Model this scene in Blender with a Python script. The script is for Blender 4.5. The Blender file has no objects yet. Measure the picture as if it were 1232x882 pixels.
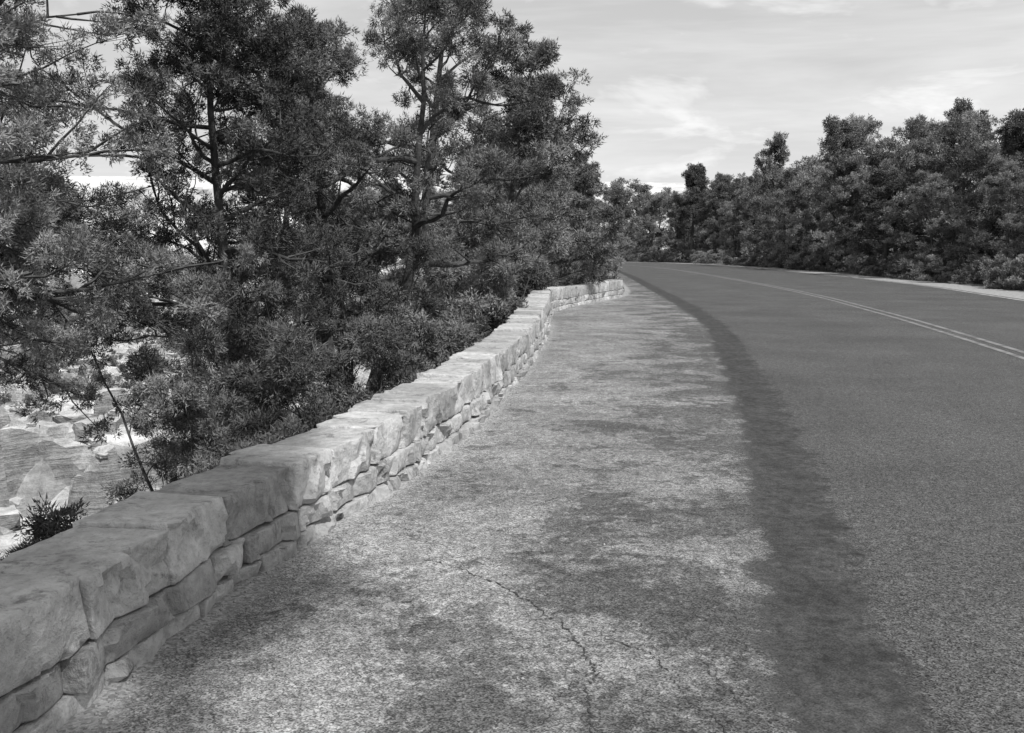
import bpy, bmesh, math, numpy as np
from mathutils import Vector, noise
R0=np.random.RandomState
sc=bpy.context.scene
sc.view_settings.view_transform='Standard'
try: sc.view_settings.look='None'
except Exception: pass
sc.view_settings.exposure=0

# ------------------------------------------------------------ helpers
def mesh_obj(name, V, F, mats, midx=None, smooth=False, attrs=None):
    me=bpy.data.meshes.new(name)
    V=np.asarray(V,dtype=np.float32); F=np.asarray(F,dtype=np.int32)
    k=F.shape[1]; m=F.shape[0]
    me.vertices.add(len(V)); me.vertices.foreach_set('co',V.ravel())
    me.loops.add(m*k); me.loops.foreach_set('vertex_index',F.ravel())
    me.polygons.add(m)
    me.polygons.foreach_set('loop_start',np.arange(0,m*k,k,dtype=np.int32))
    try: me.polygons.foreach_set('loop_total',np.full(m,k,dtype=np.int32))
    except Exception: pass
    for mt in mats: me.materials.append(mt)
    if midx is not None: me.polygons.foreach_set('material_index',np.asarray(midx,dtype=np.int32))
    me.polygons.foreach_set('use_smooth',np.full(m,bool(smooth)))
    me.update(calc_edges=True)
    if attrs:
        for an,av in attrs.items():
            a=me.attributes.new(an,'FLOAT','POINT'); a.data.foreach_set('value',np.asarray(av,dtype=np.float32))
    o=bpy.data.objects.new(name,me); sc.collection.objects.link(o)
    return o

def catmull(P,n):
    P=np.asarray(P,float); out=[]
    Q=np.vstack([2*P[0]-P[1],P,2*P[-1]-P[-2]])
    for i in range(1,len(Q)-2):
        t=np.linspace(0,1,n,endpoint=False)[:,None]
        a,b,c,d=Q[i-1],Q[i],Q[i+1],Q[i+2]
        out.append(.5*((2*b)+(-a+c)*t+(2*a-5*b+4*c-d)*t*t+(-a+3*b-3*c+d)*t**3))
    out.append(P[-1:]); return np.vstack(out)

class N:
    def __init__(s,name,dim='3D'):
        s.m=bpy.data.materials.new(name); s.m.use_nodes=True; s.t=s.m.node_tree; s.t.nodes.clear(); s.dim=dim
        s.out=s.t.nodes.new('ShaderNodeOutputMaterial')
    def n(s,typ,**kw):
        nd=s.t.nodes.new(typ)
        for k,v in kw.items(): setattr(nd,k,v)
        return nd
    def l(s,a,b): s.t.links.new(a,b)
    def obj(s): return s.n('ShaderNodeTexCoord').outputs['Object']
    def noise(s,vec,scale,detail=5,rough=.55,dist=0):
        nd=s.n('ShaderNodeTexNoise',noise_dimensions=s.dim); s.l(vec,nd.inputs['Vector'])
        nd.inputs['Scale'].default_value=scale; nd.inputs['Detail'].default_value=detail
        nd.inputs['Roughness'].default_value=rough; nd.inputs['Distortion'].default_value=dist
        return nd.outputs['Fac']
    def mr(s,v,a,b,c,d,smooth=False):
        nd=s.n('ShaderNodeMapRange'); s.l(v,nd.inputs['Value'])
        if smooth: nd.interpolation_type='SMOOTHSTEP'
        for i,x in zip(('From Min','From Max','To Min','To Max'),(a,b,c,d)): nd.inputs[i].default_value=x
        return nd.outputs['Result']
    def math(s,op,a,b=None,clamp=False):
        nd=s.n('ShaderNodeMath',operation=op,use_clamp=clamp)
        for i,x in enumerate((a,b)):
            if x is None: continue
            if isinstance(x,(int,float)): nd.inputs[i].default_value=x
            else: s.l(x,nd.inputs[i])
        return nd.outputs[0]
    def mix(s,f,a,b):
        nd=s.n('ShaderNodeMix',data_type='FLOAT')
        for k,x in ((0,f),(2,a),(3,b)):
            if isinstance(x,(int,float)): nd.inputs[k].default_value=x
            else: s.l(x,nd.inputs[k])
        return nd.outputs[0]
    def attr(s,name): return s.n('ShaderNodeAttribute',attribute_name=name).outputs['Fac']
    def vor(s,vec,scale,feature='F1',out='Distance'):
        nd=s.n('ShaderNodeTexVoronoi',feature=feature,voronoi_dimensions=s.dim); s.l(vec,nd.inputs['Vector']); nd.inputs['Scale'].default_value=scale
        return nd.outputs[out]
    def bump(s,h,strength,dist):
        b=s.n('ShaderNodeBump'); s.l(h,b.inputs['Height']); b.inputs['Strength'].default_value=strength; b.inputs['Distance'].default_value=dist
        return b.outputs['Normal']
    def finish(s,val,rough=.9,normal=None,spec=.2):
        b=s.n('ShaderNodeBsdfPrincipled')
        c=s.n('ShaderNodeCombineColor')
        for i in range(3):
            if isinstance(val,(int,float)): c.inputs[i].default_value=val
            else: s.l(val,c.inputs[i])
        s.l(c.outputs[0],b.inputs['Base Color']); b.inputs['Roughness'].default_value=rough
        b.inputs['Specular IOR Level'].default_value=spec
        if normal is not None: s.l(normal,b.inputs['Normal'])
        s.l(b.outputs[0],s.out.inputs['Surface']); return s.m

# ------------------------------------------------------------ materials
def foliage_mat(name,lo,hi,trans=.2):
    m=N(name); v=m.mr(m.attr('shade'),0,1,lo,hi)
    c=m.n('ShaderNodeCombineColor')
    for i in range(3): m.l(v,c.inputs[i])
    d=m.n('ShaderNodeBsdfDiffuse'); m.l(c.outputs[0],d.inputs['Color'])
    if trans>0:
        t=m.n('ShaderNodeBsdfTranslucent'); m.l(c.outputs[0],t.inputs['Color'])
        x=m.n('ShaderNodeMixShader'); x.inputs[0].default_value=trans; m.l(d.outputs[0],x.inputs[1]); m.l(t.outputs[0],x.inputs[2])
        m.l(x.outputs[0],m.out.inputs['Surface'])
    else: m.l(d.outputs[0],m.out.inputs['Surface'])
    return m.m
M_pine=foliage_mat('pine_needles',.045,.24,.0)
M_jun=foliage_mat('juniper_foliage',.10,.36)
M_dark=foliage_mat('dark_foliage',.03,.15,.0)
M_lite=foliage_mat('oak_foliage',.09,.34,.3)
def bark(name,lo,hi):
    m=N(name); o=m.obj(); a=m.noise(o,9,4,.7); v=m.mr(a,.3,.7,lo,hi)
    return m.finish(v,.95,m.bump(a,.8,.03))
M_bark=bark('bark',.03,.10)
def stone_mat():
    m=N('limestone'); o=m.obj(); sh=m.attr('shade')
    a=m.noise(o,2.6,6,.65,.4); b=m.noise(o,16,6,.7)
    v=m.math('MULTIPLY',m.mr(sh,0,1,.38,.62),m.mr(a,.3,.7,.68,1.15))
    v=m.math('MULTIPLY',v,m.mr(b,.3,.7,.7,1.2))
    lich=m.mr(m.noise(o,5,7,.78,.6),.54,.63,0,1)
    v=m.math('MULTIPLY',v,m.mix(lich,1.0,.52))
    v=m.math('MULTIPLY',v,m.mr(m.vor(o,38),.0,.2,.6,1))
    h=m.math('ADD',m.math('MULTIPLY',a,.6),m.math('MULTIPLY',b,.7))
    return m.finish(v,.92,m.bump(h,1.0,.045))
M_stone=stone_mat()
m=N('mortar'); o=m.obj(); a=m.noise(o,40,4); M_mortar=m.finish(m.mr(a,.3,.7,.03,.09),.95)

def road_mat():
    m=N('asphalt','2D'); o=m.obj(); lat=m.attr('lat'); wd=m.attr('wd')
    big=m.noise(o,.55,4,.6,.1); mid=m.noise(o,2.6,5,.65,.1); fine=m.noise(o,14,5,.75)
    edge=m.math('ADD',lat,m.math('MULTIPLY',m.math('SUBTRACT',mid,.5),.4))
    edge=m.math('ADD',edge,m.math('MULTIPLY',m.math('SUBTRACT',fine,.5),.3))
    rd=m.mr(edge,-.05,.04,0,1,True)
    st=m.mr(edge,.44,.58,1,0,True)
    def rgb(scale):
        s_=m.n('ShaderNodeSeparateColor'); m.l(m.vor(o,scale,out='Color'),s_.inputs[0]); return s_.outputs[0],s_.outputs[1]
    g1,g1b=rgb(175); g2,g2b=rgb(80)
    sh=m.mr(g1,0,1,.07,.42)
    sh=m.math('MULTIPLY',sh,m.mr(g2,0,1,.72,1.28))
    sh=m.math('MULTIPLY',sh,m.mr(big,.3,.7,.76,1.2))
    sh=m.math('MULTIPLY',sh,m.mr(mid,.3,.7,.68,1.22))
    sh=m.math('MULTIPLY',sh,m.mr(fine,.3,.7,.66,1.26))
    prox=m.mr(lat,-2.4,-.1,-.05,.105)
    stain_dapple=m.mr(m.math('ADD',m.noise(o,1.3,8,.77,.12),prox),.5,.62,0,1,True)  # dark blotches: tar stains and tree-shade dapples, both painted into the shoulder
    sh=m.math('MULTIPLY',sh,m.mix(stain_dapple,1.0,.43))
    wv=m.n('ShaderNodeVectorMath',operation='ADD'); nn=m.n('ShaderNodeTexNoise',noise_dimensions='2D'); m.l(o,nn.inputs['Vector']); nn.inputs['Scale'].default_value=3; nn.inputs['Detail'].default_value=4
    sc_=m.n('ShaderNodeVectorMath',operation='SCALE'); m.l(nn.outputs['Color'],sc_.inputs[0]); sc_.inputs['Scale'].default_value=.6
    m.l(o,wv.inputs[0]); m.l(sc_.outputs[0],wv.inputs[1])
    ck=m.mr(m.vor(wv.outputs[0],1.7,'DISTANCE_TO_EDGE'),0,.014,1,0)
    ck=m.math('MULTIPLY',ck,m.mr(big,.46,.54,0,.6))
    sh=m.math('MULTIPLY',sh,m.math('SUBTRACT',1.0,ck))
    gr=m.mr(m.math('ADD',wd,m.math('MULTIPLY',m.math('SUBTRACT',mid,.5),.3)),.02,.2,1,0,True)
    sh=m.mix(m.math('MULTIPLY',gr,.7),sh,m.mr(g2,0,1,.2,.5))
    rr=m.math('MULTIPLY',m.mr(g1,0,1,.012,.16),m.mr(big,.3,.7,.85,1.15))
    rr=m.math('MULTIPLY',rr,m.mr(g2b,0,1,.7,1.3))
    rr=m.math('MULTIPLY',rr,m.mr(fine,.3,.7,.8,1.2))
    tt=m.math('MULTIPLY',m.mr(g1,0,1,.035,.078),m.mr(fine,.3,.7,.6,1.4))
    tt=m.math('MULTIPLY',tt,m.mr(mid,.3,.7,.75,1.25))
    rr=m.mix(st,rr,tt)
    return m.finish(m.mix(rd,sh,rr),.9,None,.15)
M_road=road_mat()
def line_mat(name,val,lo):
    m=N(name,'2D'); o=m.obj(); a=m.noise(o,3,6,.75); b=m.vor(o,95)
    w=m.mr(a,.4,.58,lo,1); w=m.math('MULTIPLY',w,m.mr(b,.1,.5,.7,1))
    return m.finish(m.mix(w,.08,val),.8)
M_yel=line_mat('centre_line_paint',.25,.3); M_whi=line_mat('white_line_paint',.55,.3)
m=N('tar_crack'); M_crack=m.finish(.05,.9)
def soil_mat():
    m=N('rocky_soil'); o=m.obj()
    a=m.noise(o,.35,5,.65,.5); b=m.noise(o,3,6,.7)
    v=m.math('MULTIPLY',m.mr(a,.3,.7,.12,.3),m.mr(b,.3,.7,.5,1.25))
    return m.finish(v,.95,m.bump(b,.8,.08))
M_soil=soil_mat()
def rock_mat():
    m=N('canyon_rock'); o=m.obj()
    mp=m.n('ShaderNodeMapping'); mp.inputs['Scale'].default_value=(.12,.12,1.6); m.l(o,mp.inputs[0])
    st=m.noise(mp.outputs[0],1.8,6,.7,.2); b=m.noise(o,.8,7,.78,.2); big=m.noise(o,.14,4,.6)
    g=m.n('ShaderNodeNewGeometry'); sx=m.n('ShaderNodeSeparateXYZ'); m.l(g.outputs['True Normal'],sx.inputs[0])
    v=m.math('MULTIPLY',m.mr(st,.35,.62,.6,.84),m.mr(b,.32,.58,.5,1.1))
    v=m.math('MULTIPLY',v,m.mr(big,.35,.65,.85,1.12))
    v=m.math('MULTIPLY',v,m.mr(sx.outputs[2],.25,.8,.52,1.0))  # steep faces darker: desert varnish, plus undercut shade put into the colour
    return m.finish(v,.95,m.bump(m.math('ADD',b,st),1.0,.5))
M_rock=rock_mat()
def far_mat():
    m=N('canyon_wall_rock'); o=m.obj()
    mp=m.n('ShaderNodeMapping'); mp.inputs['Scale'].default_value=(.03,.03,1); m.l(o,mp.inputs[0])
    st=m.noise(mp.outputs[0],.05,6,.7); a=m.noise(o,.015,7,.75)
    v=m.math('MULTIPLY',m.mr(st,.35,.65,.5,.75),m.mr(a,.35,.65,.75,1.05))
    return m.finish(v,1.0)
M_far=far_mat()
m=N('gravel'); o=m.obj(); M_grav=m.finish(m.mr(m.noise(o,8,4),.3,.7,.18,.42),.9)

# ------------------------------------------------------------ road layout (metres, +Y along the road)
ROWS=[((-14,-16),(-12.5,-17.5),(-9,-21),(-6,-25)),
((-5.2,-7),(-3.5,-8.5),(.2,-10.5),(3.8,-14)),
((-2.05,0),(.15,0),(4.9,-.5),(10.2,-1.5)),
((-1.42,4),(1.07,4),(5.8,4),(11.2,4)),
((-.41,8.5),(2.03,8.5),(6.65,9),(12.3,10)),
((.3,14.5),(3.05,14.5),(7.76,14.8),(13.5,15.5)),
((.75,20),(3.95,20),(8.9,21.5),(14.9,23)),
((.95,25.5),(4.55,26),(9.65,26.8),(15.8,28)),
((3.7,33.4),(5.1,33.5),(10.55,34),(17.0,35)),
((5.0,43),(5.8,44),(11.4,44.4),(18.6,45)),
((6.1,60),(6.9,60),(12.3,61.7),(19.9,62)),
((6.6,76),(7.6,77),(12.8,83),(20.8,87)),
((5.5,92),(6,95),(10.9,101),(19,113)),
((1,108),(1.5,110),(3.5,120),(9,132)),
((-14,118),(-14,121),(-12,131),(-10,143)),
((-60,118),(-60,121),(-60,131),(-60,143))]
RW=np.array(ROWS,float)
NS=40
W=catmull(RW[:,0],NS); L=catmull(RW[:,1],NS); C=catmull(RW[:,2],NS); Rr=catmull(RW[:,3],NS)
WALL=[(-5.2,-7),(-3.25,-3.4),(-2.05,0),(-1.75,1.8),(-1.53,3.18),(-1.314,4.61),(-1.116,5.33),(-.739,6.8),(-.41,8.54),(.0,11.6),(.43,15.6),(.68,19.2),(.84,22.5),(1.05,25.2),(2.05,28.8),(3.75,33.4)]
WC=catmull(WALL,24)
n=len(W)
dW=np.gradient(W,axis=0); nW=np.stack([-dW[:,1],dW[:,0]],1); nW/=np.linalg.norm(nW,axis=1)[:,None]
W2=W+nW*.16
wl=np.linalg.norm(W-L,axis=1)
cols=[]
for f in np.linspace(0,1,10): cols.append((W2*(1-f)+L*f, -(wl+.16)*(1-f)))
for f in np.linspace(0,1,8)[1:]: cols.append((L*(1-f)+C*f, np.linalg.norm(C-L,axis=1)*f))
for f in np.linspace(0,1,8)[1:]: cols.append((C*(1-f)+Rr*f, np.linalg.norm(C-L,axis=1)+np.linalg.norm(Rr-C,axis=1)*f))
nc=len(cols)
P=np.stack([c[0] for c in cols],1); LT=np.stack([c[1] for c in cols],1)
WDm=LT+wl[:,None]
V=np.concatenate([P.reshape(-1,2),np.zeros((n*nc,1))],1)
idx=np.arange(n*nc).reshape(n,nc)
F=np.stack([idx[:-1,:-1],idx[:-1,1:],idx[1:,1:],idx[1:,:-1]],-1).reshape(-1,4)
mesh_obj('road',V,F,[M_road],smooth=True,attrs={'lat':LT.ravel(),'wd':WDm.ravel()})

def strip(path,off,width,z,rag=0):
    p=path; d=np.gradient(p,axis=0); nn=np.stack([d[:,1],-d[:,0]],1); nn/=np.linalg.norm(nn,axis=1)[:,None]
    rs=R0(5)
    a=p+nn*(off-width/2-rag*rs.rand(len(p),1)); b=p+nn*(off+width/2+rag*rs.rand(len(p),1))
    V=np.concatenate([np.stack([a,b],1).reshape(-1,2),np.full((2*len(p),1),z)],1)
    i=np.arange(len(p)-1)*2
    return V,np.stack([i,i+1,i+3,i+2],1)
def merge(parts):
    Vs=[];Fs=[];o=0
    for v,f in parts: Vs.append(v);Fs.append(f+o);o+=len(v)
    return np.vstack(Vs),np.vstack(Fs)
v,f=merge([strip(C,-.14,.11,.005),strip(C,.14,.11,.005)])
mesh_obj('centre_line_marking',v,f,[M_yel])
v,f=strip(Rr,-.25,.12,.005); mesh_obj('edge_line_marking',v,f,[M_whi])
v,f=strip(Rr,.75,1.6,-.006,rag=.35); mesh_obj('gravel_verge',v,f,[M_grav])

def crack(pts,w,seed):
    rs=R0(seed); p=catmull(pts,22); d=np.gradient(p,axis=0); nn=np.stack([d[:,1],-d[:,0]],1); nn/=np.linalg.norm(nn,axis=1)[:,None]
    p=p+nn*np.cumsum(rs.randn(len(p))*.009)[:,None]*.8+rs.randn(len(p),2)*.005
    ww=w*np.maximum(0.05,rs.rand(len(p))*1.2-.1)[:,None]
    V=np.concatenate([np.stack([p-nn*ww,p+nn*ww],1).reshape(-1,2),np.full((2*len(p),1),.004)],1); i=np.arange(len(p)-1)*2
    return V,np.stack([i,i+1,i+3,i+2],1)
ck=[crack([(-.45,4.95),(-.23,4.74),(-.02,4.44),(.16,4.2),(.29,3.94),(.35,3.65),(.317,3.37),(.33,3.0),(.3,2.6)],.005,1),
 crack([(.29,3.94),(.45,3.8),(.55,3.5),(.62,3.2),(.7,2.8)],.0038,2),crack([(.16,4.2),(.4,4.25),(.7,4.1),(.95,3.9)],.003,3),
 crack([(.35,3.65),(.2,3.45),(.12,3.2),(-.02,2.9)],.0026,4),crack([(.7,4.1),(.78,3.7),(.85,3.3)],.0026,6),
 crack([(-1.0,5.9),(-.5,6.2),(0,6.0),(.5,6.3),(1.0,6.1)],.003,7)]
v,f=merge(ck); mesh_obj('pavement_crack',v,f,[M_crack])

# ------------------------------------------------------------ terrain
POLY=np.vstack([W[:NS*2+1][::4],WC[48::4],W[NS*8+4::5]])
def sdist(x,y):
    x=np.asarray(x,float).ravel(); y=np.asarray(y,float).ravel()
    best=np.full(x.shape,1e18); sg=np.ones(x.shape)
    for a,b in zip(POLY[:-1],POLY[1:]):
        ab=b-a; l2=ab@ab
        if l2<1e-9: continue
        t=np.clip(((x-a[0])*ab[0]+(y-a[1])*ab[1])/l2,0,1)
        dx=x-(a[0]+t*ab[0]); dy=y-(a[1]+t*ab[1]); d=dx*dx+dy*dy
        cr=ab[0]*(y-a[1])-ab[1]*(x-a[0])
        m=d<best; best[m]=d[m]; sg[m]=np.where(cr[m]>=0,1,-1)
    return np.sqrt(best)*sg
def vnoise(x,y,s,seed=0):
    return np.array([noise.fractal(Vector((a*s,b*s,seed*7.3)),.8,2.1,6) for a,b in zip(x,y)])
def height(x,y,blocky=None):
    x=np.asarray(x,float).ravel(); y=np.asarray(y,float).ravel()
    d=sdist(x,y)
    d0=.5+np.clip((y-34)/26,0,1)*14
    e=np.maximum(0,d-d0)
    zs=-.95*e
    s=-.37*x+.93*y
    nz=vnoise(x,y,.045,1); nz2=vnoise(x,y,.3,2)
    s2=s+nz*6
    if blocky is not None: s2=s2+blocky
    sp=np.interp(s2,[0,40,50,50.4,57,57.5,64,64.5,76,76.4,90,90.5,112,135,200],[-15,-14.2,-13.2,-12.2,-12,-8.8,-8.3,-7.4,-7.2,-5.9,-5.6,-4.6,-3.8,-40,-80])
    z=np.maximum(zs,sp+nz2*.45)
    z=np.where(d>.5,np.minimum(z+np.minimum(e,1)*nz2*.3,0)-.03,-.03)
    z=np.where(x<-400,np.minimum(z,-80),z)
    return z,e
t=np.linspace(-1,1,340); k=7.2
gx=3000*np.sinh(k*t)/np.sinh(k); gy=3500*np.sinh(k*t)/np.sinh(k)+12
X,Y=np.meshgrid(gx,gy,indexing='ij')
Z,E=height(X,Y)
n1=340; V=np.stack([X.ravel(),Y.ravel(),Z],1); idx=np.arange(n1*n1).reshape(n1,n1)
F=np.stack([idx[:-1,:-1],idx[1:,:-1],idx[1:,1:],idx[:-1,1:]],-1).reshape(-1,4)
fc=V[F].mean(1)
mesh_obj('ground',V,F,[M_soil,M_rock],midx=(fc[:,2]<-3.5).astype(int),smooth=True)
# layered rim ledges, left below the wall
xs=np.arange(-70,-8,.33); ys=np.arange(34,118,.33)
X,Y=np.meshgrid(xs,ys,indexing='ij'); xr=X.ravel(); yr=Y.ravel()
blk=np.empty(len(xr)); blz=np.empty(len(xr)); ed=np.empty(len(xr))
for i,(a,b) in enumerate(zip(xr,yr)):
    nv=noise.noise_vector(Vector((a*.2,b*.2,4)))
    ds,ps=noise.voronoi(Vector((a*.2+nv.x*.6,b*.26+nv.y*.6,0))); cvv=noise.cell_vector(ps[0]*7.7); blk[i]=cvv.x; blz[i]=cvv.y; ed[i]=ds[1]-ds[0]
Z,E=height(xr,yr,(blk-.5)*7)
det=vnoise(xr,yr,.5,5); det2=vnoise(xr,yr,.12,9)
zz=Z+det2*1.6+(blz-.5)*1.5-np.clip(.08-ed,0,.08)*9
stp=1.15; q=np.floor(zz/stp); frc=zz/stp-q; zz=stp*(q+np.clip((frc-.5)*2.6+.5,0,1))*.7+zz*.3+det*.22
zz+=.5
edge=np.minimum.reduce([xr+70,-8-xr,yr-34,118-yr]); zz-=np.clip(3-edge,0,3)*1.2
V=np.stack([xr,yr,zz],1); a,b=X.shape; idx=np.arange(a*b).reshape(a,b)
F=np.stack([idx[:-1,:-1],idx[1:,:-1],idx[1:,1:],idx[:-1,1:]],-1).reshape(-1,4)
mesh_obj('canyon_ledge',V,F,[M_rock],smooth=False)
LZ=zz.reshape(X.shape)
def lz(x,y):
    i=int((x-xs[0])/.33); j=int((y-ys[0])/.33)
    return float(LZ[min(max(i,0),len(xs)-1),min(max(j,0),len(ys)-1)])
u=np.linspace(-2600,500,240); w=np.linspace(0,1,90)
U,Wv=np.meshgrid(u,w,indexing='ij')
nn=np.array([noise.fractal(Vector((a*.0022,b*.8,3.3)),.8,2.1,7) for a,b in zip(U.ravel(),Wv.ravel())]).reshape(U.shape)
prof_z=np.interp(Wv,[0,.2,.3,.42,.5,.62,.7,.8,.88,.97,1],[-420,-300,-150,-110,-40,-15,35,50,105,128,135])
prof_y=np.interp(Wv,[0,.2,.3,.42,.5,.62,.7,.8,.88,.97,1],[-500,-330,-320,-190,-180,-90,-80,0,10,90,2000])
Yf=1750+prof_y+nn*190+.12*U; Zf=prof_z+nn*9
V=np.stack([U.ravel(),Yf.ravel(),Zf.ravel()],1); a,b=U.shape; idx=np.arange(a*b).reshape(a,b)
F=np.stack([idx[:-1,:-1],idx[1:,:-1],idx[1:,1:],idx[:-1,1:]],-1).reshape(-1,4)
mesh_obj('canyon_wall',V,F,[M_far],smooth=False)
def gz(x,y): return float(height([x],[y])[0][0])
rs=R0(77); pv=[];pf=[];oo=0
bmx=bmesh.new(); bmesh.ops.create_cube(bmx,size=2); bmesh.ops.subdivide_edges(bmx,edges=bmx.edges[:],cuts=2,use_grid_fill=True)
bmx.verts.index_update(); cv=np.array([v.co[:] for v in bmx.verts]); cf=np.array([[q.index for q in f.verts] for f in bmx.faces]); bmx.free()
for i in range(480):
    s=rs.uniform(42,106); az=math.radians(rs.uniform(-31,-12)); x=s*math.sin(az); y=s*math.cos(az)
    if not(-68<x<-9 and 36<y<116): continue
    r=rs.uniform(.15,.5)*(2.4 if rs.rand()<.12 else 1)
    a=rs.rand()*6.28; ca,sa=math.cos(a),math.sin(a); Rm=np.array([[ca,-sa,0],[sa,ca,0],[0,0,1]])
    q=cv*(1-.12*np.linalg.norm(cv,axis=1,keepdims=True)+.12)+rs.randn(*cv.shape)*.1
    q=(q*np.array([1.3,.9,.6])*rs.uniform(.7,1.2,3))@Rm.T*r
    pv.append(q+[x,y,lz(x,y)+r*.2]); pf.append(cf+oo); oo+=len(cv)
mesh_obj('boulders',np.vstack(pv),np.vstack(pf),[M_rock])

# ------------------------------------------------------------ stone wall
seg=np.linalg.norm(np.diff(WC,axis=0),axis=1); S=np.concatenate([[0],np.cumsum(seg)]); TOT=S[-1]
TH=.42
def wpos(s,b):
    s=np.clip(s,0,TOT); x=np.interp(s,S,WC[:,0]); y=np.interp(s,S,WC[:,1])
    x2=np.interp(np.clip(s+.15,0,TOT),S,WC[:,0]);y2=np.interp(np.clip(s+.15,0,TOT),S,WC[:,1])
    x1=np.interp(np.clip(s-.15,0,TOT),S,WC[:,0]);y1=np.interp(np.clip(s-.15,0,TOT),S,WC[:,1])
    dx=x2-x1;dy=y2-y1;l=np.hypot(dx,dy); return x-dy/l*b, y+dx/l*b
def topz(s):
    y=np.interp(s,S,WC[:,1]); return float(np.interp(y,[0,4,8,13,16,26,27,34],[.46,.46,.49,.5,.6,.6,.55,.57]))
def block(s0,s1,b0,b1,z0,z1,rs,res,round_,rough,jit,namp):
    h=np.array([(s1-s0)/2,(b1-b0)/2,(z1-z0)/2]); c=np.array([(s0+s1)/2,(b0+b1)/2,(z0+z1)/2])
    ns=[max(4,int(round(2*hh/res))) for hh in h]
    Vs=[];Fs=[];off=0
    def lin(k,hh):
        e=min(.3,round_/hh); g=np.linspace(-1+e,1-e,k-1); return np.concatenate([[-1],[-1+e*.35],g,[1-e*.35],[1]])
    for ax in range(3):
        i,j=[(1,2),(2,0),(0,1)][ax]
        for sg in (-1,1):
            A,B=np.meshgrid(lin(ns[i],h[i]),lin(ns[j],h[j]),indexing='ij')
            p=np.zeros(A.shape+(3,)); p[...,ax]=sg; p[...,i]=A; p[...,j]=B
            idx=np.arange(A.size).reshape(A.shape)+off
            f=np.stack([idx[:-1,:-1],idx[1:,:-1],idx[1:,1:],idx[:-1,1:]],-1).reshape(-1,4)
            if sg<0: f=f[:,::-1]
            Vs.append(p.reshape(-1,3));Fs.append(f);off+=A.size
    p=np.vstack(Vs); F=np.vstack(Fs)
    cj=rs.uniform(-1,1,(2,2,2,3))*np.array([.014,jit,.01])
    t_=(p+1)/2; wj=np.zeros_like(p)
    for a in (0,1):
        for b in (0,1):
            for d in (0,1):
                w_=(t_[:,0] if a else 1-t_[:,0])*(t_[:,1] if b else 1-t_[:,1])*(t_[:,2] if d else 1-t_[:,2])
                wj+=w_[:,None]*cj[a,b,d]
    r=min(round_,h.min()*.5); ph=p*h; q=np.clip(ph,-(h-r),h-r); dd=ph-q; ln=np.linalg.norm(dd,axis=1)[:,None]
    ph=q+dd/np.maximum(ln,1e-9)*r
    bul=(1-p[:,0]**6)*(1-p[:,2]**6); ph[:,1]+=np.sign(p[:,1])*np.abs(p[:,1])**5*bul*rs.uniform(.0,.02)
    ph+=wj
    off3=rs.uniform(-50,50,3)
    out=np.empty_like(ph)
    for k_,v_ in enumerate(ph):
        vv=Vector(v_+off3)
        nv=noise.noise_vector(vv*7)*(namp)+noise.noise_vector(vv*28)*(namp*.6)
        dist,pts=noise.voronoi(vv*4.5)
        rv=noise.cell_vector(pts[0]*3.1)
        rel=(vv*4.5-pts[0])/4.5
        fa=(rel.x*(rv.x-.5)+rel.z*(rv.z-.5))*rough
        out[k_]=v_+np.array(nv)+np.array([0,np.sign(v_[1])*fa*abs(p[k_,1])**6,0])
    out+=c
    x,y=wpos(out[:,0],out[:,1])
    return np.stack([x,y,out[:,2]],1),F,np.full(len(x),rs.rand())
rs=R0(12); parts=[];shades=[]
for course,(f0,f1,lmin,lmax,batt) in enumerate([(-.14,.16,.35,.8,-.025),(.16,.46,.3,.62,-.004),(.46,1.0,.42,.7,0)]):
    s=3+rs.rand()*.2
    while s<TOT-.05:
        ln=rs.uniform(lmin,lmax)
        if s+ln>TOT-.2: ln=TOT-s
        tz=topz(s+ln/2); yy=np.interp(s,S,WC[:,1])
        res=.026 if yy<7.5 else (.045 if yy<13 else .08)
        if yy<1.5: res=.09
        g=.007
        jz=rs.uniform(-.015,.02) if course==2 else 0
        z0=f0*tz; z1=f1*tz+jz
        bj=rs.uniform(-.02,.012)
        v,f,sh=block(s+g,s+ln-g,batt+bj,TH-batt-bj,z0+.005,z1-.005,rs,res,.008,.65 if course<2 else .5,.012,.0048 if course<2 else .0042)
        parts.append((v,f)); shades.append(sh); s+=ln
v,f=merge(parts); shade=np.concatenate(shades)
nstone=len(f)
ss=np.arange(3.1,TOT-.05,.12); mv=[]
for s in ss:
    tz=topz(s)*.91
    for b,z in ((.04,-.1),(.04,tz),(TH-.04,tz),(TH-.04,-.1)):
        x,y=wpos(np.array([s]),np.array([b])); mv.append((x[0],y[0],z))
mf=[]
for i in range(len(ss)-1):
    for j in range(3): a=i*4+j; mf.append((a,a+1,a+5,a+4))
mv=np.array(mv);mf=np.array(mf)
v2,f2=merge([(v,f),(mv,mf)])
o=mesh_obj('stone_wall',v2,f2,[M_stone,M_mortar],midx=np.concatenate([np.zeros(nstone),np.ones(len(mf))]),smooth=True,attrs={'shade':np.concatenate([shade,np.full(len(mv),.5)])})
bm=bmesh.new(); bm.from_mesh(o.data); bmesh.ops.remove_doubles(bm,verts=bm.verts,dist=.0003); bmesh.ops.recalc_face_normals(bm,faces=bm.faces); bm.to_mesh(o.data); bm.free()
try: o.data.set_sharp_from_angle(angle=math.radians(32))
except Exception: pass

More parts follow.
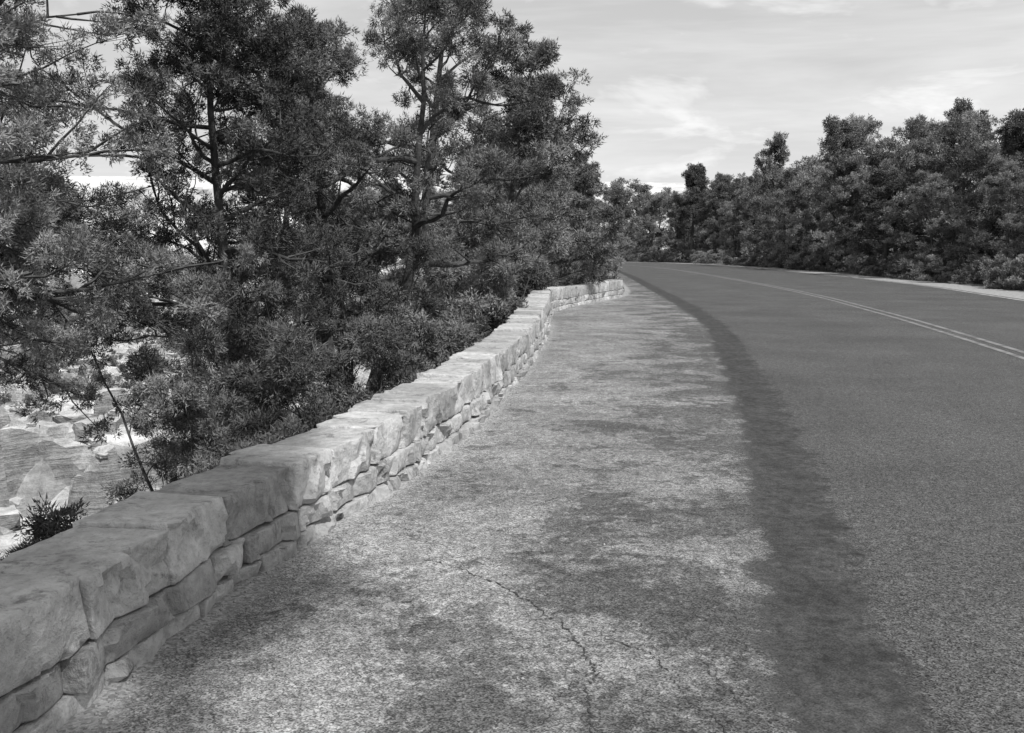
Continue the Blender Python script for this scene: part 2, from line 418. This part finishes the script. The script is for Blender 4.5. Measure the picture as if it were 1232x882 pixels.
rs=R0(4); pv=[];pf=[];oo=0
base=np.array([(1,0,0),(-1,0,0),(0,1,0),(0,-1,0),(0,0,1),(0,0,-1)],float); bf=np.array([(0,2,4),(2,1,4),(1,3,4),(3,0,4),(2,0,5),(1,2,5),(3,1,5),(0,3,5)])
for i in range(2200):
    s=rs.uniform(8,TOT); b=-abs(rs.randn())*.09-.05
    if rs.rand()<.15: b-=rs.rand()*1.5
    x,y=wpos(np.array([s]),np.array([b])); r=rs.uniform(.003,.010)
    pv.append(base*r*rs.uniform(.6,1.2,(6,3))+[x[0],y[0],r*.4]); pf.append(bf+oo); oo+=6
mesh_obj('loose_gravel',np.vstack(pv),np.vstack(pf),[M_grav],smooth=True)

# ------------------------------------------------------------ trees
def unit(v): return v/np.maximum(np.linalg.norm(v,axis=-1,keepdims=True),1e-9)
def tubes(br,sides=4):
    Vs=[];Fs=[];o=0
    for pts,rad in br:
        pts=np.asarray(pts);k=len(pts); sd=sides if rad[0]<.03 else 8
        d=unit(np.gradient(pts,axis=0)); ref=np.array([0,0,1.]) if abs(d[0][2])<.9 else np.array([1.,0,0])
        a=unit(np.cross(d,ref)); b=np.cross(d,a)
        an=np.linspace(0,2*np.pi,sd,endpoint=False)
        ring=pts[:,None]+(a[:,None]*np.cos(an)[None,:,None]+b[:,None]*np.sin(an)[None,:,None])*np.asarray(rad)[:,None,None]
        idx=np.arange(k*sd).reshape(k,sd)+o; nx=np.roll(idx,-1,axis=1)
        q=np.stack([idx[:-1],nx[:-1],nx[1:],idx[1:]],-1).reshape(-1,4)
        Fs.append(q[:,[0,1,2]]);Fs.append(q[:,[0,2,3]]);Vs.append(ring.reshape(-1,3));o+=k*sd
    return np.vstack(Vs),np.vstack(Fs)
def grow(rs,p,d,length,nseg,wob,up):
    pts=[p]; d=unit(d)
    for i in range(nseg):
        d=unit(d+rs.randn(3)*wob+np.array([0,0,up])); p=p+d*length/nseg; pts.append(p)
    return np.array(pts)
def tree_data(seed,H,R,cb=.35,limbs=22,subs=7,twigs=12,needles=34,ll=.06,lw=.016,tr=.14,stems=1,prof='round',tuft=.08,cl=.27,up=.05,wob=.12,spread=.45,low=5,tw=None,inner=.22,side=None):
    """trunk + limbs + sub-branches; every sub-branch ends in a rounded clump (radius cl) of small needle tufts.
    side=(azimuth, half_width): most limbs reach toward the open, sunny side"""
    rs=R0(seed); br=[];T=[];D=[];SHD=[]
    if tw is None: tw=wob*.6
    for sidx in range(stems):
        an=sidx*6.28/stems+rs.rand()
        sd=np.array([math.cos(an)*spread*(stems>1),math.sin(an)*spread*(stems>1),1.])
        Hs=H*.93*(1 if stems==1 else rs.uniform(.75,1))
        tp=grow(rs,np.array([0,0,-.35]),sd,Hs+.35,12,tw,.06)
        tp[:,2]*=Hs/max(tp[-1,2],.1)
        rad=tr*(1-np.linspace(0,1,13)**1.1*.92)/math.sqrt(stems); rad[0]*=1.35
        br.append((tp,rad))
        nl=max(3,limbs//stems)
        for i in range(nl):
            t=cb+(1-cb)*(i+rs.rand()*.8)/nl; t=min(t,.99); u=(t-cb)/(1-cb)
            k=t*12; i0=int(k); p=tp[i0]*(1-(k-i0))+tp[min(i0+1,12)]*(k-i0)
            pr={'round':(.6+.45*math.sin(math.pi*min(1,u*1.1+.1)))*(1-u**3*.4),'flat':.65+.4*math.sin(math.pi*min(1,u*.9+.1))-.2*u**4,'bush':(.9-.35*u)}[prof]
            Lm=R*pr*rs.uniform(.55,1.15); a=i*2.4+rs.rand()*1.0
            if side and i%5: a=side[0]+rs.uniform(-1,1)*side[1]
            el=math.radians(low+50*u**1.5+rs.randn()*14)
            d=np.array([math.cos(a)*math.cos(el),math.sin(a)*math.cos(el),math.sin(el)])
            lp=grow(rs,p,d,Lm,7,wob*1.3,up)
            r0=max(.01,min(tr*.36*(1-u*.65),tr*.34)*min(1,Lm/R+.2))/(1 if stems==1 else 1.3)
            if side: r0*=.75
            br.append((lp,r0*(1-np.linspace(0,1,8)*.85)))
            for j in range(subs):
                tt=inner+(1-inner)*(j+rs.rand())/subs; kk=min(tt*7,6.999); j0=int(kk); sp=lp[j0]*(1-(kk-j0))+lp[j0+1]*(kk-j0)
                ld=unit(lp[j0+1]-lp[j0]); sdv=unit(ld*.7+rs.randn(3)*.75*np.array([1,1,.6])+[0,0,.12])
                Ls=Lm*rs.uniform(.16,.4)*(1.15-.5*tt)+.1
                spn=grow(rs,sp,sdv,Ls,4,wob*1.5,up*1.5); br.append((spn,np.linspace(r0*.35,.003,5)))
                cr=cl*rs.uniform(.6,1.2); cs=rs.beta(1.1,1.1)
                for q in range(twigs):
                    dv=unit(rs.randn(3)+np.array([0,0,.35])); rr=cr*rs.rand()**.4
                    e=spn[-1]+dv*rr*np.array([1,1,.6])-unit(spn[-1]-spn[-2])*cr*.5*rs.rand()
                    T.append(e);D.append(unit(dv+[0,0,.3])); SHD.append(np.clip(cs*.8+.1+dv[2]*.14+rs.randn()*.1,0,1))  # tufts paler toward clump tops: young tips plus top light put in the tone
                    if rs.rand()<.15: br.append((np.array([spn[3],e]),np.array([.004,.002])))
    T=np.array(T);D=np.array(D); SHD=np.array(SHD)
    c=np.repeat(T,needles,0); dd=np.repeat(D,needles,0); m=len(c)
    rv=unit(rs.randn(m,3)); dirn=unit(dd*.55+unit(rs.randn(m,3))*.6+rv*.5); org=c+rv*tuft*rs.uniform(.1,1,(m,1))
    sde=unit(np.cross(dirn,unit(rs.randn(m,3))))
    l=(ll*rs.uniform(.6,1.3,m))[:,None]; w=(lw*rs.uniform(.6,1.3,m))[:,None]
    A=org-sde*w*.5;B=org+sde*w*.5;Cc=org+dirn*l
    LV=np.stack([A,B,Cc],1).reshape(-1,3); LF=np.arange(m*3).reshape(m,3)
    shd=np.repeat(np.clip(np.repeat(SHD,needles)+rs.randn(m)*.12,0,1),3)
    BV,BF=tubes(br)
    return BV,BF,LV,LF,shd
def build(name,data,mat,loc,rot=0,scale=1,squash=1,wide=1):
    BV,BF,LV,LF,shd=data
    V=np.vstack([BV,LV]);F=np.vstack([BF,LF+len(BV)])
    mi=np.concatenate([np.zeros(len(BF)),np.ones(len(LF))]); at=np.concatenate([np.full(len(BV),.5),shd])
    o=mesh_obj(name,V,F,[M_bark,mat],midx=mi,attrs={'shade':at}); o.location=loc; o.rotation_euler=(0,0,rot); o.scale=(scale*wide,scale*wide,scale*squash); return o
def inst(o,name,loc,rot,scale,squash=1,wide=1):
    q=bpy.data.objects.new(name,o.data); sc.collection.objects.link(q); q.location=loc; q.rotation_euler=(0,0,rot); q.scale=(scale*wide,scale*wide,scale*squash); return q
def put(name,x,y,top,seed,R,mat,**kw):
    z=gz(x,y); return build(name,tree_data(seed,top-z,R,**kw),mat,(x,y,z))

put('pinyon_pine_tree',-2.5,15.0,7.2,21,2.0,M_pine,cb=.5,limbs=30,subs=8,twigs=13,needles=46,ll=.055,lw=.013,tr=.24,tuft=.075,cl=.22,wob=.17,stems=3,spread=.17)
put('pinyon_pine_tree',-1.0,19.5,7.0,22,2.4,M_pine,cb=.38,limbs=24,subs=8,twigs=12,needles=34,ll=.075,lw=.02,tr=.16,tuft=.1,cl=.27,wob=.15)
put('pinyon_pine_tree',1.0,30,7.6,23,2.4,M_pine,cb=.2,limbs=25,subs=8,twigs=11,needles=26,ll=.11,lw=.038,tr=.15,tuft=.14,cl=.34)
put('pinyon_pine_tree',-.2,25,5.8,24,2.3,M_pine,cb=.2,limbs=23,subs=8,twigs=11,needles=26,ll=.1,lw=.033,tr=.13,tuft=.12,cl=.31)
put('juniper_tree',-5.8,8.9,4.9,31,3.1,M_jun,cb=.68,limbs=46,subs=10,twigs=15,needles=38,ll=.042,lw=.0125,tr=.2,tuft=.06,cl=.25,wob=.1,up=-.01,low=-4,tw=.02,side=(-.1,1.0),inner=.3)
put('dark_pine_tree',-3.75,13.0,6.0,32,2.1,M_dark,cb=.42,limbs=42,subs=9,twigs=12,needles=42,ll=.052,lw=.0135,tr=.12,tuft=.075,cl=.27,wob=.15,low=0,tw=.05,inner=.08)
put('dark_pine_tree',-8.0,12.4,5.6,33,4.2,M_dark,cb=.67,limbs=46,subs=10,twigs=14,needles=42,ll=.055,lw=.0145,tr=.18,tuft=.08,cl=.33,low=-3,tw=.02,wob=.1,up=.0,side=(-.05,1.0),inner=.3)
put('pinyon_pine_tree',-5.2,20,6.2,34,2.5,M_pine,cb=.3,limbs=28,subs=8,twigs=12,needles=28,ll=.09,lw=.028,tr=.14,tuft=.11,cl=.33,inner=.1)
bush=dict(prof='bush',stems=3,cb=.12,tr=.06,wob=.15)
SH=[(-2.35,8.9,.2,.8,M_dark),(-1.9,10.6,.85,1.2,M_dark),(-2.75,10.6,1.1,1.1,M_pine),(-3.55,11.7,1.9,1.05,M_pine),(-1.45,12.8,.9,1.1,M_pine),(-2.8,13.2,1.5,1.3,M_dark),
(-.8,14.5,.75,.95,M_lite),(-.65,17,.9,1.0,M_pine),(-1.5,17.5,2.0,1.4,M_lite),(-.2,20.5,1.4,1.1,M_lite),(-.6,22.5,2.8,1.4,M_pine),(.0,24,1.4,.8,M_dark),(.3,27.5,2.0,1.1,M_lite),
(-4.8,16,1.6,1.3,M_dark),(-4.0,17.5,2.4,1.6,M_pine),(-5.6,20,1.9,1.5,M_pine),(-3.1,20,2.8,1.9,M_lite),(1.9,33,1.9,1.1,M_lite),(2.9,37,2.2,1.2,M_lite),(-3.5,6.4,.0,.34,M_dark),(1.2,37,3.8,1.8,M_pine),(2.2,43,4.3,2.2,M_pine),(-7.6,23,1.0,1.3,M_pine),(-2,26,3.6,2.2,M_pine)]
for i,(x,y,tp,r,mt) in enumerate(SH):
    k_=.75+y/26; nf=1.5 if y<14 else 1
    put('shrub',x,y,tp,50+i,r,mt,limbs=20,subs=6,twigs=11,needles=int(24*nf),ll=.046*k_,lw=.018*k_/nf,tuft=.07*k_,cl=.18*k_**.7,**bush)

lib=[]
specs=[dict(seed=71,R=3.5,cb=.08,prof='round',mat=M_pine),dict(seed=72,R=3.7,cb=.12,prof='flat',mat=M_jun,wob=.22),dict(seed=73,R=3.4,cb=.1,prof='flat',mat=M_pine,wob=.18),dict(seed=74,R=3.7,cb=.08,stems=3,prof='bush',mat=M_lite,spread=.3),dict(seed=75,R=3.0,cb=.3,prof='round',mat=M_dark)]
for s in specs:
    mt=s.pop('mat'); R_=s.pop('R'); sd=s.pop('seed')
    lib.append((tree_data(sd,9,R_,limbs=29,subs=7,twigs=10,needles=24,ll=.14,lw=.055,tr=.2,tuft=.18,cl=.44,**s),mt))
rs=R0(9)
def right_normal(i):
    d=Rr[min(i+1,len(Rr)-1)]-Rr[i-1]; nn=np.array([d[1],-d[0]]); return nn/np.linalg.norm(nn)
first={}
def place(name,x,y,h,kind):
    rot=rs.rand()*6.28; wd_=min(1.3,max(.85,9.0/h))*rs.uniform(.85,1.1)
    if kind not in first:
        first[kind]=build(name,lib[kind][0],lib[kind][1],(x,y,-.05),rot,h/9,1,wd_); return first[kind]
    return inst(first[kind],name,(x,y,-.05),rot,h/9,rs.uniform(.95,1.05),wd_)
names=['pinyon_pine_tree','juniper_tree','pinyon_pine_tree','oak_tree','dark_pine_tree']
FR=[(25,36,6.6,2),(24.4,40,7.0,0),(22.8,45,5.6,3),(25.0,49,8.2,4),(26.5,54,8.6,1),(22.8,53,5.4,3),(25.5,59,9.4,2),(23.0,61,6.2,4),(25.0,65,9.6,1),(23.4,70,7.6,1),(25,73,10.8,0),(24.5,79,11.2,1),(23.8,84,7.6,3),(24.6,90,10.6,2),(24.6,97,9.2,1),(23.6,103,7.4,3),(21.5,118,11.8,4),(25,116,9.4,0),(22,124,8.0,3),(18,132,9.0,1),(14.5,138,9.4,0),(11.5,143,10.0,3),(8,147,10.0,2),(3,150,10.2,0),(-3,152,10.4,3)]
for x,y,h,kd in FR: place(names[kd],x,y,h,kd)
for x,y,h,kd in [(3.0,48,5.6,0),(3.4,57,6.4,3),(3.0,66,7.2,0),(4.0,75,6.4,1),(3.2,84,7.8,2),(0,50,7.4,2),(-1,60,8,0),(-2,72,8.4,3),(-4,90,9,0)]: place(names[kd],x,y,h,kd)
lod=[tree_data(90+i,9,3.6,cb=.06,limbs=20,subs=6,twigs=7,needles=16,ll=.2,lw=.09,tr=.17,tuft=.26,cl=.6,prof=p) for i,p in enumerate(['round','bush','flat'])]
def scatter(name,items,lib_,mat,zs,xy=1.0):
    Vs=[];Fs=[];Sh=[];MI=[];oo=0
    for x,y,z,h in items:
        BV,BF,LV,LF,shd=lib_[rs.randint(len(lib_))]; a=rs.rand()*6.28; ca,sa=math.cos(a),math.sin(a); Rm=np.array([[ca,-sa,0],[sa,ca,0],[0,0,1]])
        V=np.vstack([BV,LV])@Rm.T*np.array([xy,xy,1])*h+[x,y,z]
        Vs.append(V);Fs.append(np.vstack([BF,LF+len(BV)])+oo);oo+=len(V);MI.append(np.concatenate([np.zeros(len(BF)),np.ones(len(LF))])); Sh.append(np.clip(np.concatenate([np.full(len(BV),.5),shd])+rs.uniform(-zs,zs),0,1))
    mesh_obj(name,np.vstack(Vs),np.vstack(Fs),[M_bark,mat],midx=np.concatenate(MI),attrs={'shade':np.concatenate(Sh)})
pos=[]
for i in range(48):
    y=36+i*2.4+rs.uniform(-1.5,1.5); pos.append((28+rs.uniform(0,5)+max(0,42-y)*.4,y,-.05,rs.uniform(6.8,9.4)*(.86+.0022*y)/9))
for i in range(40): pos.append((-32+i*1.9+rs.uniform(-2,2),rs.uniform(152,172),-.05,rs.uniform(9,12)/9))
scatter('distant_trees',pos,lod,M_lite,.3,1.1)
b0=[tree_data(120+i,1.0,.8,limbs=12,subs=4,twigs=5,needles=20,ll=.08,lw=.03,tuft=.08,cl=.16,tr=.03,stems=3,prof='bush',cb=.05) for i in range(2)]
items=[]
for i in range(190):
    k_=rs.randint(NS*8,NS*13); nn=right_normal(k_); off=2.0+abs(rs.randn())*1.8; x,y=Rr[k_]+nn*off; h=rs.uniform(.4,1.4)
    if i%4==0:
        k_=rs.randint(NS*9-10,NS*12); x,y=W[k_]+np.array([-1,0])*(0.8+abs(rs.randn())*1.2); h=rs.uniform(.4,1.2)
    items.append((x,y,-.05,h))
scatter('roadside_brush',items,b0,M_lite,.3,1.3)
items=[]
for i in range(90):
    s=rs.uniform(62,106); az=math.radians(rs.uniform(-31,-13)); x=s*math.sin(az); y=s*math.cos(az)
    if -68<x<-9 and 36<y<116: items.append((x,y,lz(x,y)-.1,rs.uniform(.5,2.4)))
scatter('ledge_brush',items,b0,M_pine,.2)

# ------------------------------------------------------------ light
el=math.radians(51); sx,sy=.5,-.866
sd=Vector((sx*math.cos(el),sy*math.cos(el),math.sin(el)))
tz=24.8; off=tz/math.tan(el)
pon=dict(subs=8,twigs=10,needles=24,ll=.14,lw=.05,tr=.33,tuft=.17,cl=.36,tw=.003)
build('ponderosa_pine_tree',tree_data(140,27.2,2.1,cb=.83,limbs=34,**pon),M_pine,(-3.6+sx*off,3.5+sy*off,-.03))
build('ponderosa_pine_tree',tree_data(141,27.2,1.5,cb=.87,limbs=28,**pon),M_pine,(-2.7+sx*off,5.9+sy*off,-.03))
ld=bpy.data.lights.new('sun','SUN'); ld.energy=4.5; ld.angle=math.radians(.6); ld.color=(1,.995,.985)
lo=bpy.data.objects.new('sun',ld); sc.collection.objects.link(lo); lo.rotation_euler=(-sd).to_track_quat('-Z','Y').to_euler(); lo.location=(10,-20,30)
w=bpy.data.worlds.new('World'); sc.world=w; w.use_nodes=True; nt=w.node_tree; nt.nodes.clear()
out=nt.nodes.new('ShaderNodeOutputWorld'); bg=nt.nodes.new('ShaderNodeBackground'); sky=nt.nodes.new('ShaderNodeTexSky'); sky.sky_type='NISHITA'; sky.sun_disc=False
sky.sun_elevation=el; sky.sun_rotation=math.atan2(sx,sy); sky.altitude=2100; sky.dust_density=3.0
bw=nt.nodes.new('ShaderNodeRGBToBW'); nt.links.new(sky.outputs[0],bw.inputs[0])
def L_(a,b): nt.links.new(a,b)
def mth(op,a,b):
    q=nt.nodes.new('ShaderNodeMath'); q.operation=op
    for i,x in enumerate((a,b)):
        if isinstance(x,(int,float)): q.inputs[i].default_value=x
        else: L_(x,q.inputs[i])
    return q.outputs[0]
tc=nt.nodes.new('ShaderNodeTexCoord')
def cloud(scale,sz,loc,lo_,hi_,amt,det):
    mp=nt.nodes.new('ShaderNodeMapping'); mp.inputs['Scale'].default_value=(1,1,sz); mp.inputs['Location'].default_value=loc; L_(tc.outputs['Generated'],mp.inputs[0])
    nz=nt.nodes.new('ShaderNodeTexNoise'); nz.inputs['Scale'].default_value=scale; nz.inputs['Detail'].default_value=det; nz.inputs['Roughness'].default_value=.6; nz.inputs['Distortion'].default_value=.3; L_(mp.outputs[0],nz.inputs[0])
    mr=nt.nodes.new('ShaderNodeMapRange'); L_(nz.outputs['Fac'],mr.inputs['Value'])
    for k_,v_ in zip(('From Min','From Max','To Min','To Max'),(lo_,hi_,0,amt)): mr.inputs[k_].default_value=v_
    return mr.outputs[0]
c=mth('ADD',cloud(2.6,8,(.3,.1,.2),.42,.7,1.2,5),cloud(8,3.2,(.9,.4,.1),.55,.66,1.0,5))
x=bw.outputs[0]
base_l=mth('DIVIDE',mth('MULTIPLY',x,3.9),mth('ADD',mth('MULTIPLY',x,.62),1.0))
sky_l=mth('ADD',base_l,c)
L_(sky_l,bg.inputs['Color']); bg.inputs['Strength'].default_value=.15; L_(bg.outputs[0],out.inputs[0])

# ------------------------------------------------------------ camera
cd=bpy.data.cameras.new('camera'); co=bpy.data.objects.new('camera',cd); sc.collection.objects.link(co)
co.location=(0,0,1.6); co.rotation_euler=(math.radians(83.2),0,0); cd.sensor_width=36; cd.lens=34.57; cd.clip_start=.05; cd.clip_end=8000
sc.camera=co
